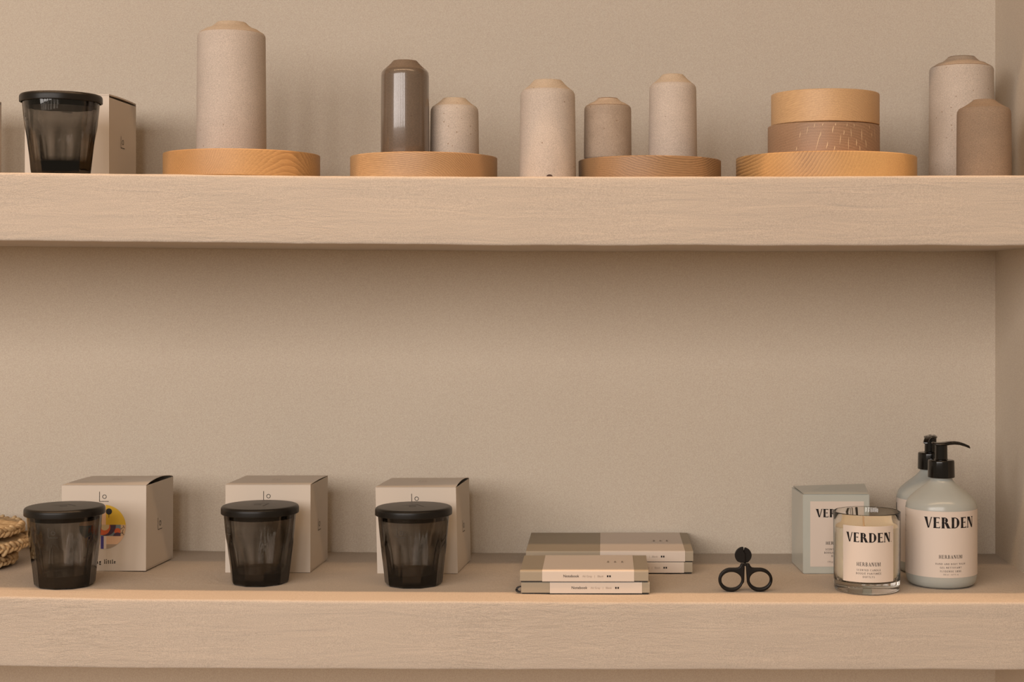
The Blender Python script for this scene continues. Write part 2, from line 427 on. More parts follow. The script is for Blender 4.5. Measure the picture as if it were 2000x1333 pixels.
chip_vase = [o for o in COL.objects if o.name.startswith('ceramic_vase')][3]
bm = bmesh.new()
vr = (1125-1014.5)/2*(D+.09)/FPX+.0002
vs = []
for k in range(13):
    a = PI*k/12; uu, vv_ = .0036*math.cos(a), .0019+.0024*math.sin(a)
    t = .10+uu/vr; vs.append(bm.verts.new((vr*math.sin(t), -vr*math.cos(t), vv_+.0018)))
bm.faces.new(vs)
link('drain_hole', bm, mat('dark_hollow', (.06, .035, .025), .9), chip_vase, smooth=None)

# ------------------------------------------------------------------ lettering
def quad(p, q, wdt):
    d = Vector(q)-Vector(p); n = Vector((-d.y, d.x)).normalized()*wdt/2
    p, q = Vector(p), Vector(q)
    return [tuple(p-n), tuple(q-n), tuple(q+n), tuple(p+n)]
def arcs(cx, cy, rx, ry, a0, a1, s, t, n=14):
    out = []
    for i in range(n):
        pa = []
        for k in (i, i+1):
            a = math.radians(a0+(a1-a0)*k/n); wd = t+(s-t)*abs(math.cos(a))**1.3
            pa.append(((cx+rx*math.cos(a), cy+ry*math.sin(a)), (cx+(rx-wd)*math.cos(a), cy+(ry-(t if s > t else wd))*math.sin(a))))
        out.append([pa[0][0], pa[1][0], pa[1][1], pa[0][1]])
    return out
def rect(x0, x1, y0, y1): return [(x0, y0), (x1, y0), (x1, y1), (x0, y1)]
def stem(x, s, y0=0, y1=1, sf=.05, sh=.035, top=True, bot=True):
    m = [(x, y0), (x+s, y0), (x+s*.94, (y0+y1)/2), (x+s, y1), (x, y1), (x+s*.06, (y0+y1)/2)]
    o = [m]
    if bot: o.append([(x-sf, y0), (x+s+sf, y0), (x+s, y0+sh*1.6), (x, y0+sh*1.6)])
    if top: o.append([(x-sf, y1), (x, y1-sh*1.6), (x+s, y1-sh*1.6), (x+s+sf, y1)])
    return o
def arm(x0, x1, y, t, tick):
    """thin horizontal with a flared end; tick>0 up, <0 down"""
    o = [rect(x0, x1, y-t/2, y+t/2)]
    if tick: o.append([(x1-.10, y), (x1, y), (x1, y+tick)])
    return o
def glyph(c, s, t):
    """serif capitals and a few small letters; cap height 1"""
    g = []; w_ = .6
    if c == ' ': return [], .34
    if c in 'BDEFHIKLPR': g += stem(.06, s)
    if c == 'I': w_ = s+.14
    if c == 'E': g += arm(.06+s, .58+s*.3, 1-t/2, t, -.16)+arm(.06+s, .50+s*.3, .52, t, 0)+[rect(.46+s*.3, .49+s*.3, .42, .62)]+arm(.06+s, .61+s*.3, t/2, t, .18); w_ = .66+s*.3
    if c == 'F': g += arm(.06+s, .58, 1-t/2, t, -.16)+arm(.06+s, .48, .50, t, 0); w_ = .62
    if c == 'L': g += arm(.06+s, .58, t/2, t, .18); w_ = .62
    if c == 'H': g += stem(.58, s)+[rect(.06+s, .58, .5-t/2, .5+t/2)]; w_ = .64+s+.05
    if c == 'D': g += arcs(.36, .5, .46+s*.2, .5, -90, 90, s*1.05, t, 18)+[rect(.06, .37, 0, t), rect(.06, .37, 1-t, 1)]; w_ = .88+s*.2
    if c in 'PRB':
        cy = .73; ry = .27
        g += arcs(.32, cy, .28+s*.2, ry, -90, 90, s, t)+[rect(.06, .33, 1-t, 1), rect(.06, .33, .46, .46+t)]; w_ = .64+s*.2
    if c == 'R': g += [[(.34, .50), (.34+s*1.1, .50), (.72+s*.6, 0), (.72-s*.5, 0)], rect(.72-s*.5, .76+s*.6, 0, t*.8)]; w_ = .80+s*.4
    if c == 'B': g += arcs(.34, .245, .32+s*.2, .245, -90, 90, s, t)+[rect(.06, .35, 0, t)]; w_ = .72+s*.2
    if c == 'V' or c == 'W':
        def vv(x): return [[(x+.04, 1), (x+.04+s*1.12, 1), (x+.42+s*.35, .0), (x+.42-s*.1, 0)], [(x+.80-t, 1), (x+.80+t*.3, 1), (x+.44+s*.35, 0), (x+.44+s*.1, .06)],
                           [(x-.03, 1), (x+.10+s*1.1, 1), (x+.04+s, .95), (x+.05, .95)], [(x+.66, 1), (x+.90, 1), (x+.82, .96), (x+.74, .96)]]
        g += vv(0); w_ = .86
        if c == 'W': g += [[(a+.52, b) for a, b in p] for p in vv(0)]; w_ = 1.36
    if c == 'A': g += [[(.40, 1), (.46, 1), (.78, 0), (.78-s*1.1, 0), (.36, .9)], [(.40, 1), (.42, .88), (.08+t, 0), (.08, 0)], rect(.2, .62, .32, .32+t), rect(0, .2, 0, t*.8), rect(.62-s, .86, 0, t*.8)]; w_ = .86
    if c == 'N': g += [rect(.06, .06+t*1.2, 0, 1), [(.02, 1), (.06+s*1.2, 1), (.70+s*.1+t, 0), (.70-s*.3, 0)], rect(.70, .70+t*1.2, 0, 1), rect(-.02, .20, 0, t*.8), rect(.60, .86, 1-t*.8, 1)]; w_ = .84+t
    if c == 'M': g += [rect(.06, .06+t*1.2, 0, 1), [(.04, 1), (.06+s*1.2, 1), (.46+t, 0), (.40, 0)], [(.80, 1), (.80-t, 1), (.42, 0), (.46, 0)]]+stem(.80, s)+[rect(-.02, .2, 0, t*.8)]; w_ = .88+s
    if c == 'U': g += [rect(.08, .08+s, .3, 1), rect(.66, .66+t*1.2, .3, 1), rect(0, .14+s, 1-t*.8, 1), rect(.56, .8, 1-t*.8, 1)]+arcs(.37+t*.5, .3, .29+t*.5, .31, 180, 360, s*.8, t*1.3); w_ = .80
    if c in 'OCG': g += arcs(.46, .5, .42, .51, 0 if c == 'O' else 45, 360 if c == 'O' else 315, s, t, 24); w_ = .92 if c == 'O' else .84
    if c == 'G': g += [rect(.66, .66+s, .0, .42), rect(.56, .84, .40, .40+t*.8)]
    if c == 'C': g += [rect(.72, .76, .72, .95)]
    if c == 'S': g += arcs(.30, .74, .24, .26, 30, 270, s*.8, t*1.3)+arcs(.30, .25, .26, .265, -150, 90, s*.9, t*1.3); w_ = .60
    if c == 'T': g += stem(.32, s, 0, 1, top=False)+[rect(.02, .66+s*.2, 1-t, 1), rect(.02, .05, .84, 1), rect(.63+s*.2, .66+s*.2, .84, 1)]; w_ = .70
    if c == 'Y': g += stem(.34, s, 0, .48, top=False)+[[(.04, 1), (.04+s*1.1, 1), (.34+s, .46), (.34, .46)], [(.74-t, 1), (.74, 1), (.34+s, .44), (.36+s*.5, .44)], rect(-.02, .24, 1-t*.8, 1), rect(.6, .82, 1-t*.8, 1)]; w_ = .80
    if c == 'K': g += [[(.62-t, 1), (.66, 1), (.1+s, .42), (.1+s, .50)], [(.3, .60), (.3+s, .64), (.78, 0), (.74-s, 0)]]; w_ = .80
    # lower case (x height .47)
    if c == 'i': g += stem(.10, s, 0, .47, sf=.05, top=False)+[rect(.04, .10, .42, .47), rect(.10, .10+s, .62, .62+s)]; w_ = .30
    if c == 'l': g += stem(.10, s, 0, .72, sf=.05, top=False)+[rect(.03, .10, .68, .72)]; w_ = .30
    if c == 't': g += stem(.12, s, 0.05, .62, top=False, bot=False)+[rect(.02, .32, .43, .47)]+arcs(.25, .10, .13, .10, 180, 320, s, t); w_ = .36
    if c == 'n': g += stem(.08, s, 0, .47, top=False)+[rect(.02, .08, .43, .47)]+arcs(.28, .27, .17, .20, 0, 160, s, t)+stem(.45-s, s, 0, .28, top=False); w_ = .55
    if c == 'e': g += arcs(.26, .235, .21, .235, 10, 325, s, t, 18)+[rect(.08, .45, .25, .25+t)]; w_ = .50
    if c == 'g': g += arcs(.24, .30, .17, .17, 0, 360, s, t, 16)+arcs(.25, -.10, .20, .13, 0, 360, s, t, 16)+[rect(.36, .50, .42, .46), rect(.12, .18, 0, .14)]; w_ = .50
    if c == 'b': g += stem(.06, s, 0, .72, top=False, bot=False)+arcs(.27, .235, .21, .235, -150, 150, s, t, 16); w_ = .52
    if c == '.': g += [rect(.06, .14, 0, .09)]; w_ = .2
    return g, w_
def line_polys(text, h, s, t, track=.06, width=None, center=True, arch=0):
    ps = []; x = 0
    for ch in text:
        acc = None
        if ch == 'É': g, w_ = glyph('E', s, t); g = g+[quad((.30, 1.06), (.46, 1.22), .07)]
        elif ch == 'Æ':
            a, wa = glyph('A', s, t); e, we = glyph('E', s, t); g = a+[[(u+.50, v) for u, v in p] for p in e]; w_ = we+.5
        else: g, w_ = glyph(ch, s, t)
        ps += [[(u+x, v) for u, v in p] for p in g]; x += w_+track
    x -= track
    sx = (width/x) if width else h
    ox = x/2 if center else 0
    out = []
    for p in ps:
        out.append([((u-ox)*sx, v*h*(1+arch*(abs(u-ox)/(x/2))**2)) for u, v in p])
    return out
def bfont_bm(text, size, spacing=1.0):
    c = bpy.data.curves.new('tmp', 'FONT'); c.body = text; c.size = size; c.space_character = spacing; c.resolution_u = 3
    o = bpy.data.objects.new('tmp', c); COL.objects.link(o)
    dg = bpy.context.evaluated_depsgraph_get(); e = o.evaluated_get(dg); me = e.to_mesh()
    ps = [[tuple(me.vertices[i].co.xy) for i in p.vertices] for p in me.polygons]
    e.to_mesh_clear(); bpy.data.objects.remove(o); bpy.data.curves.remove(c)
    return ps
def shift(ps, du, dv): return [[(u+du, v+dv) for u, v in p] for p in ps]
def flat_text(bm, ps, f, slices=0, mi=0):
    """ps polygons in (u,v) metres; f maps (u,v)->xyz; slices cuts so that they can bend"""
    b2 = bmesh.new()
    for p in ps:
        try: b2.faces.new([b2.verts.new((u, v, 0)) for u, v in p])
        except ValueError: pass
    if slices:
        us = [v.co.x for v in b2.verts]
        if us:
            u = math.floor(min(us)/slices)*slices
            while u < max(us):
                bmesh.ops.bisect_plane(b2, geom=b2.verts[:]+b2.edges[:]+b2.faces[:], plane_co=(u, 0, 0), plane_no=(1, 0, 0))
                u += slices
    mp = {}
    for fc in b2.faces:
        vs = []
        for v in fc.verts:
            if v not in mp: mp[v] = bm.verts.new(f(v.co.x, v.co.y))
            vs.append(mp[v])
        try: bm.faces.new(vs).material_index = mi
        except ValueError: pass
    b2.free()
def logo_polys(h, th=.04):
    """the l-with-ring mark, height h"""
    ps = [rect(0, th*h, 0, h), rect(0, h*.95, 0, th*h)]
    n = 20; cx, cy, r = .52*h, .50*h, .21*h
    for i in range(n):
        a, b = 2*PI*i/n, 2*PI*(i+1)/n
        ps.append([(cx+r*math.cos(a), cy+r*math.sin(a)), (cx+r*math.cos(b), cy+r*math.sin(b)), (cx+(r-th*h)*math.cos(b), cy+(r-th*h)*math.sin(b)), (cx+(r-th*h)*math.cos(a), cy+(r-th*h)*math.sin(a))])
    return ps

# ------------------------------------------------------------------ lidded smoked-glass jars
JR = .0466
def jar(pxc, Yc, zf, rz, label, jarmat):
    X = PX(pxc, Yc); z0 = zf(X)
    root = empty('glass_jar', (X, Yc, z0+.0003), rz)
    H = .0890; rb = .0343; rt = .0435
    prof = []
    for z, r in ((0, rb-.004), (.0006, rb-.0015), (.0022, rb-.0002), (.006, rb+.0003), (.02, rb+.0017), (.035, rb+.0036), (.048, rb+.0054), (.056, rb+.0063), (.066, rb+.0073), (.080, rt-.0006), (H, rt)):
        prof.append((r, z))
    no = len(prof)
    inner = [(rt-.0028, H), (rt-.0034, .070), (rb+.0022, .045), (rb-.0014, .021), (rb-.0035, .0145), (rb-.0065, .0122), (rb-.012, .0116), (0, .0114)]
    prof = [(0, .0012), (rb-.010, .0010)]+prof+inner
    NF = 10
    def fr(a, r, z, i):
        if i < 2 or i >= 2+no: return r
        t = max(0, min(1, (.060-z)/.02)); t = t*t*(3-2*t)
        k = ((a*NF/(2*PI))+.5) % 1-.5
        fac = math.cos(PI/NF)/math.cos(k*2*PI/NF)
        wob = .00028*noise.noise(Vector((math.cos(a)*9, math.sin(a)*9, z*60)))+.0002*noise.noise(Vector((math.cos(a)*25, math.sin(a)*25, z*90)))
        return r*(1-t)+r*t*fac*1.018+(wob if .001 < z < .088 else 0)
    bm = bmesh.new(); lathe(bm, prof, 120, fr=fr)
    link('glass_body', bm, jarmat, root, smooth=14)
    # lid: overhanging cap with rounded rim and plug
    zl = H-.0045
    lp = [(0, zl+.0102), (JR-.006, zl+.0099)]+rounded([(JR-.006, zl+.0099), (JR, zl+.0095), (JR, zl), (JR-.0020, zl)], {1: .0042, 2: .0010}, 6)[1:]+[(JR-.0024, H+.0004), (rt-.0042, H+.0004), (rt-.0042, H-.010), (0, H-.010)]
    bm = bmesh.new(); lathe(bm, lp, 120)
    lid = link('lid', bm, M_lid, root, smooth=35)
    c4 = math.cos(PI/4); ps = [[((v-u)*c4, .012-(u+v)*c4) for u, v in p_] for p_ in logo_polys(.021, .05)]
    bm = bmesh.new(); flat_text(bm, ps, lambda u, v: (u, v, zl+.0103))
    link('lid_emblem', bm, mat_lidmark, lid, smooth=None)
    # embossed mark on the glass
    ps = shift(logo_polys(.012, .07), -.005, 0)
    def onglass(u, v):
        z = .062+v; r = rb+.0063+(z-.056)*.11+.0002
        a = u/r; return (r*math.sin(a), -r*math.cos(a), z)
    bm = bmesh.new(); flat_text(bm, ps, onglass, .002)
    link('embossed_emblem', bm, M_emboss, root, smooth=None)
    return tag(root, label, 'jar', 'smoked glass jars with black lids')
mat_lidmark = mat('lid_groove', (.006, .005, .005), .5)
jar(119.5, .040, upper, -.95, 'smoked glass jar with black lid on the upper shelf', M_smoke)
jar(126.5, .075, lower, -.01, 'smoked glass jar with black lid in front of the box with a picture', M_smoke)
jar(508, .107, lower, -.93, 'smoked glass jar with black lid, middle of the three on the lower shelf', M_smoke)
jar(808, .104, lower, -.26, 'smoked glass jar with black lid nearest the notebooks', M_smoke)

# ------------------------------------------------------------------ white cartons
def carton(x0, x1, Y, dep, zf, top_px, skew, gape, label, lean=0, gap=.0004, art=False, side_logo=True, h=None):
    """front face from x0 to x1 (px), Y = depth of the front face"""
    Xl, Xr = PX(x0, Y), PX(x1, Y); W = Xr-Xl
    z0 = zf((Xl+Xr)/2)
    H = h or (PZ(top_px, Y)-z0)
    root = empty('gift_carton', (Xl, Y, z0+.0003))
    def p(u, v, z):      # u along front 0..W, v back 0..dep
        return (u+skew*v-lean*z, v, z)
    bm = bmesh.new(); th = .0006
    def slab(a, b, c, d, e, f, mi=0):
        vs = [bm.verts.new(p(*q)) for q in ((a, c, e), (b, c, e), (b, d, e), (a, d, e), (a, c, f), (b, c, f), (b, d, f), (a, d, f))]
        for q in ((0, 3, 2, 1), (4, 5, 6, 7), (0, 1, 5, 4), (1, 2, 6, 5), (2, 3, 7, 6), (3, 0, 4, 7)): bm.faces.new([vs[i] for i in q]).material_index = mi
    slab(0, W, 0, th, 0, H); slab(0, W, dep-th, dep, 0, H)
    slab(0, th, th, dep-th, .0012, H-.0012); slab(W-th, W, th, dep-th, .0022, H-gap)
    slab(th, W-th, th, dep-th, .0, .0030)
    slab(th, W-th, th, dep-th, H-.012, H-.008, 1)  # dark sheet paints the shade inside the gap under the flap
    body = link('carton_body', bm, [M_card, M_cardshade], root, smooth=None)
    # top flap: a sheet that bows upward along its right-hand edge
    bm = bmesh.new(); nx, ny = 16, 16; g = []
    for i in range(nx+1):
        row = []
        for j in range(ny+1):
            s, t = i/nx, j/ny
            z = H-.0002+gape*math.sin(PI*t)**.8*(.12+.88*s**2)*min(1, 8*t+.2)
            row.append([bm.verts.new(p(s*W, t*dep, z)), bm.verts.new(p(s*W, t*dep, z+(.0018 if gap > .001 else .0006)))])
        g.append(row)
    for i in range(nx):
        for j in range(ny):
            bm.faces.new((g[i][j][1], g[i+1][j][1], g[i+1][j+1][1], g[i][j+1][1]))
            bm.faces.new((g[i][j][0], g[i][j+1][0], g[i+1][j+1][0], g[i+1][j][0]))
    for i in range(nx):
        for j in (0, ny): bm.faces.new((g[i][j][0], g[i+1][j][0], g[i+1][j][1], g[i][j][1]))
    for j in range(ny):
        for i in (0, nx): bm.faces.new((g[i][j][0], g[i][j+1][0], g[i][j+1][1], g[i][j][1]))
    flap = link('top_flap', bm, M_card, root, smooth=30)
    hs = .0125
    bm = bmesh.new(); flat_text(bm, shift(logo_polys(hs, .045), 0, 0), lambda u, v: p(W*.455+u, dep*.40+v*1.2, H+.0013+gape*.27), 0)
    link('top_emblem', bm, M_faint, flap, smooth=None)
    bm = bmesh.new()
    ft = lambda u, v: tuple(Vector(p(u, 0, v))+Vector((0, -.0003, 0)))
    flat_text(bm, shift(logo_polys(hs, .05), W*.445, H-.0205), ft)
    link('front_emblem', bm, M_ink, body, smooth=None)
    if art:
        bm = bmesh.new(); flat_text(bm, shift(line_polys('being little', .0072, .16, .08, .14, .034), W*.5-.0018, .0090), ft)
        link('front_caption', bm, M_ink, body, smooth=None)
    if side_logo:
        bm = bmesh.new()
        flat_text(bm, shift(logo_polys(hs*1.25, .05), dep*.42, H*.42), lambda u, v: tuple(Vector(p(W, u, v))+Vector((.0003, 0, 0))))
        link('side_emblem', bm, M_ink, body, smooth=None)
    if art:
        # round collage picture, clipped pieces of colour
        R = .0277; cu, cv = W*.5, H*.515
        cols = {'yellow': (.62, .40, .03), 'peach': (.70, .46, .30), 'teal': (.16, .20, .22), 'plum': (.07, .035, .06), 'orange': (.55, .11, .035), 'sand': (.52, .40, .22), 'blue': (.055, .04, .22), 'paper': (.66, .56, .48), 'tan': (.55, .38, .24), 'taupe': (.38, .29, .22), 'black': (.012, .012, .014)}
        mats = [mat('print_'+k, v, .6) for k, v in cols.items()]; ix = {k: i for i, k in enumerate(cols)}
        bm = bmesh.new()
        def clipped(poly, key, lay, circ=(0, 0, R)):
            b2 = bmesh.new(); n = 72
            b2.faces.new([b2.verts.new((circ[0]+circ[2]*math.cos(2*PI*i/n), circ[1]+circ[2]*math.sin(2*PI*i/n), 0)) for i in range(n)])
            for a, b in zip(poly, poly[1:]+poly[:1]):
                d = (b[0]-a[0], b[1]-a[1])
                bmesh.ops.bisect_plane(b2, geom=b2.verts[:]+b2.edges[:]+b2.faces[:], plane_co=(a[0], a[1], 0), plane_no=(d[1], -d[0], 0), clear_outer=True)
            for f in b2.faces:
                bm.faces.new([bm.verts.new(tuple(Vector(p(cu+v.co.x, 0, cv+v.co.y))+Vector((0, -.0003-lay*.00008, 0)))) for v in f.verts]).material_index = ix[key]
            b2.free()
        r_ = lambda x0, x1, y0, y1: [(x0, y0), (x1, y0), (x1, y1), (x0, y1)]
        q = R/43.
        clipped(r_(-R, 4*q, 4*q, R), 'peach', 0); clipped(r_(4*q, R, 4*q, R), 'yellow', 0)
        clipped(r_(-R, 33*q, -18*q, 4*q), 'teal', 0); clipped(r_(33*q, R, -18*q, 4*q), 'tan', 0)
        clipped(r_(-R, -10*q, -R, -18*q), 'tan', 0); clipped(r_(-10*q, 5*q, -R, -18*q), 'paper', 0); clipped(r_(5*q, R, -R, -18*q), 'peach', 0)
        clipped(r_(5*q, R, -R, -34*q), 'taupe', 1); clipped(r_(-6*q, 0, -R, -18*q), 'blue', 1)
        mid = r_(-R*.9, 32.5*q, -18*q, 4*q)
        clipped(mid, 'plum', 1, (4*q, 2*q, 19.5*q)); clipped(mid, 'orange', 2, (-2*q, -1*q, 15*q)); clipped(mid, 'sand', 3, (2*q, 2*q, 9*q))
        clipped(mid, 'orange', 1, (27*q, -9*q, 6.5*q)); clipped(mid, 'plum', 2, (27*q, -20*q, 9*q))
        clipped([(-R, -R), (R, -R), (R, R), (-R, R)], 'black', 3, (10*q, 30*q, 6*q)); clipped(r_(9.6*q, 10.4*q, 18*q, 24*q), 'black', 3)
        for k, (x, y, a) in enumerate(((35, -3, .7), (37, -8, 1.2), (39, 0, 2.0), (35, -12, .2), (38, -14, 2.4))):
            dx, dy = math.cos(a)*3, math.sin(a)*3; nx_, ny_ = -math.sin(a)*.45, math.cos(a)*.45
            clipped([((x-dx-nx_)*q, (y-dy-ny_)*q), ((x+dx-nx_)*q, (y+dy-ny_)*q), ((x+dx+nx_)*q, (y+dy+ny_)*q), ((x-dx+nx_)*q, (y-dy+ny_)*q)], 'black', 2)
        link('round_picture', bm, mats, body, smooth='keep')
    return tag(root, label, 'box', 'white square gift cartons')
GD = .094
carton(120, 285, .167, GD, lower, 949, .085, .0050, 'white carton with round colourful picture behind the leftmost lower jar', -.004, art=True)
carton(440, 606, .170, GD, lower, 948, .055, .0012, 'white carton behind the middle lower jar, its top nearly closed', -.003)
carton(737, 894, .172, GD, lower, 953, .090, .0040, 'white carton behind the jar nearest the notebooks, corner gaping open', .022)
carton(48.5, 213, .148, .105, upper, 187, .02, .0010, 'white carton behind the jar on the upper shelf', gap=.0022)
carton(-160, -64, .148, .105, upper, 187, .02, .0010, 'white carton cut off by the left edge of the photo, upper shelf', h=.1075, gap=.0022)

# ------------------------------------------------------------------ woven straw mats
def straw_mat(X, Y, z, R, tilt, seed, label, name='woven_straw_mat'):
    rn = random.Random(seed)
    root = empty(name, (X, Y, z)); root.rotation_euler = tilt
    bm = bmesh.new(); nt, nr = 360, 10; th = .011
    rows = []
    for sgn in (1, -1):
        rr = []
        for i in range(nr+1):
            r = R*.93*i/nr; row = []
            for k in range(nt):
                a = 2*PI*k/nt
                ridge = abs(math.sin(a*45+1.5*noise.noise(Vector((r*30, a*2, seed)))))
                zz = sgn*(th*.5*(1-.25*(i/nr)**2)+(.0045*(1-(i/nr)**2) if sgn > 0 else 0)+.0011*ridge*min(1, i/3)+.0012*noise.noise(Vector((math.cos(a)*6, math.sin(a)*6, seed+r*40))))
                row.append(bm.verts.new((r*math.cos(a+.25*(i/nr)), r*math.sin(a+.25*(i/nr)), zz+th*.5+.003)))
            rr.append(row)
        rows.append(rr)
        for a, b in zip(rr[:-1], rr[1:]):
            for k in range(nt): bm.faces.new((a[k], b[k], b[(k+1) % nt], a[(k+1) % nt]))
    for k in range(nt): bm.faces.new((rows[0][-1][k], rows[1][-1][k], rows[1][-1][(k+1) % nt], rows[0][-1][(k+1) % nt]))
    bmesh.ops.remove_doubles(bm, verts=bm.verts, dist=1e-6)
    link('strand_field', bm, M_straw, root, smooth=50)
    # braided rim: slanted lumps in two crossing rows
    bm = bmesh.new(); nl = int(2*PI*R/.0085)
    for row in (0, 1):
        for k in range(nl):
            a = 2*PI*(k+.5*row)/nl; sc = 1+.30*rn.uniform(-1, 1)
            m = Matrix.Translation((R*.965*math.cos(a), R*.965*math.sin(a), th*.5+.003+(.0026 if row else -.0026)+rn.uniform(-.0008, .0008)))
            m = m @ Matrix.Rotation(a+PI/2, 4, 'Z') @ Matrix.Rotation((.6 if row else -.6)+rn.uniform(-.38, .38), 4, 'Y') @ Matrix.Diagonal((.0066*sc, .0036+.001*rn.random(), .0029*sc, 1))
            bmesh.ops.create_icosphere(bm, subdivisions=2, radius=1, matrix=m)
    link('braided_rim', bm, M_straw, root, smooth=60)
    return tag(root, label, 'straw mat', 'stacked woven straw mats')
zs = lower(-.8)
straw_mat(-.828, .190, zs+.0005, .078, (0, 0, .3), 11, 'woven straw mat at the bottom of the stack at the left photo edge')
straw_mat(-.815, .192, zs+.0200, .080, (.015, -.02, 1.1), 12, 'woven straw mat in the middle of the stack, sticking out furthest')
straw_mat(-.822, .190, zs+.0395, .080, (.02, .01, 2.0), 13, 'woven straw mat on top of the stack at the left photo edge')

# ------------------------------------------------------------------ notebooks
def notebook(xl, xr, Y, dep, z0, th, b0, b1, size, tx, label, ribbon=False, rz=0, group='grey cloth notebooks in two stacks', toptext=0):
    W = xr-xl
    root = empty('notebook', (xl, Y, z0+.0002), rz)
    c = .0016
    bm = bmesh.new()
    # cloth: front board and spine, spine facing the room
    prof = [(dep, th), (.0012, th), (.0003, th-.0008), (0, th-.002), (0, .0012), (.0022, .0012), (.0022, th-c), (dep, th-c)]
    for x in (0, W): pass
    A = [bm.verts.new((0, y, z)) for y, z in prof]; B = [bm.verts.new((W, y, z)) for y, z in prof]
    for i in range(len(A)):
        j = (i+1) % len(A); bm.faces.new((A[i], A[j], B[j], B[i]))
    bm.faces.new(A); bm.faces.new(B)
    cover = link('cloth_cover', bm, M_cloth, root, smooth=None)
    bm = bmesh.new(); box(bm, .001, W-.001, .0005, dep-.0005, 0, .0014); link('back_cover', bm, M_backcover, root, smooth=None)
    bm = bmesh.new(); box(bm, .003, W-.003, .0024, dep-.003, .0016, th-c-.0001); link('page_block', bm, M_pages, root, smooth=None)
    # paper band wrapping spine and front board
    bm = bmesh.new(); e = .00025
    prof = [(dep, th+e), (.0011, th+e), (.0001-e, th-.0007), (-e, th-.002), (-e, .0006)]
    A = [bm.verts.new((b0, y, z)) for y, z in prof]; B = [bm.verts.new((b1, y, z)) for y, z in prof]
    for i in range(len(A)-1): bm.faces.new((A[i], A[i+1], B[i+1], B[i]))
    band = link('paper_band', bm, M_band, root, smooth=None)
    k = .0030
    def sp(u, v): return (u, -.0006, v)
    bm = bmesh.new()
    flat_text(bm, shift(bfont_bm('Notebook', .0044, 1.0), tx, th*.42), sp)
    link('title_lettering', bm, M_ink, band, smooth=None); bm = bmesh.new()
    flat_text(bm, [rect(tx+.0515, tx+.0532, th*.43, th*.43+.0022), rect(tx+.0542, tx+.0559, th*.43, th*.43+.0022)], sp)
    link('paper_marks', bm, M_ink, band, smooth=None)
    bm = bmesh.new()
    flat_text(bm, shift(bfont_bm(size+' Gray   |   Blank', .0033, 1.0), tx+.0225, th*.43), sp)
    link('small_lettering', bm, M_faint, band, smooth=None); bm = bmesh.new()
    u0 = toptext
    if toptext:
        for q in range(3):
            u = u0+q*.0085
            flat_text(bm, [rect(u, u+.0035, dep*.5, dep*.5+.001), rect(u+.0005, u+.003, dep*.5+.004, dep*.5+.006), rect(u+.0012, u+.0022, dep*.5, dep*.5+.011)], lambda u_, v_: (u_, v_, th+.0006))
        link('top_lettering', bm, M_faint, band, smooth=None)
    else: bm.free()
    if ribbon:
        bm = bmesh.new(); n = 14; prev = None
        for i in range(n+1):
            a = i/n
            ang = -.2+a*3.6
            x = -.0005-.0065*math.sin(ang*.9)**1*1.0 if i else 0
            z = th*.62-.0042*(1-math.cos(ang))*.9
            y = .002
            cur = [bm.verts.new((x, y, max(.0006, z))), bm.verts.new((x, y+.004, max(.0006, z))), bm.verts.new((x*.66, y+.004, max(.0004, z+(.0012 if a > .5 else -.0012)))), bm.verts.new((x*.66, y, max(.0004, z+(.0012 if a > .5 else -.0012))))]
            if prev:
                for q in range(4): bm.faces.new((prev[q], prev[(q+1) % 4], cur[(q+1) % 4], cur[q]))
            prev = cur
        link('ribbon_marker', bm, M_ribbon, root, smooth=40)
    return tag(root, label, 'notebook', group)
Yf = .044
zl = lower(-.098)+.0003
xa, xb = PX(1018, Yf), PX(1269, Yf)
notebook(xa, xb, Yf, .105, zl, .0137, PX(1074, Yf)-xa, PX(1254, Yf)-xa, 'A6', PX(1116, Yf)-xa, 'small grey notebook with paper band, bottom of the front pair, black ribbon', True)
xa, xb = PX(1015.5, Yf-.001), PX(1266.5, Yf-.001)
notebook(xa, xb, Yf-.001, .105, zl+.0141, .0132, PX(1059, Yf)-xa, PX(1238.5, Yf)-xa, 'A6', PX(1100, Yf)-xa, 'small grey notebook with paper band, top of the front pair', toptext=PX(1185, Yf)-xa)
Yb = .1755
zb_ = lower(-.1)+.0003
xb = PX(1352.5, Yb); xa = xb-.21
notebook(xa, xb, Yb, .1475, zb_, .0138, PX(1170, Yb)-xa, PX(1336, Yb)-xa, 'A5', PX(1216, Yb)-xa, 'large grey notebook at the bottom of the rear pair against the wall')
xb = PX(1354, Yb); xa = xb-.211
notebook(xa, xb, Yb, .1475, zb_+.0142, .0136, PX(1172, Yb)-xa, PX(1338, Yb)-xa, 'A5', PX(1211, Yb)-xa, 'large grey notebook on top of the rear pair, leftmost part uncovered cloth', toptext=PX(1278, Yb)-xa)

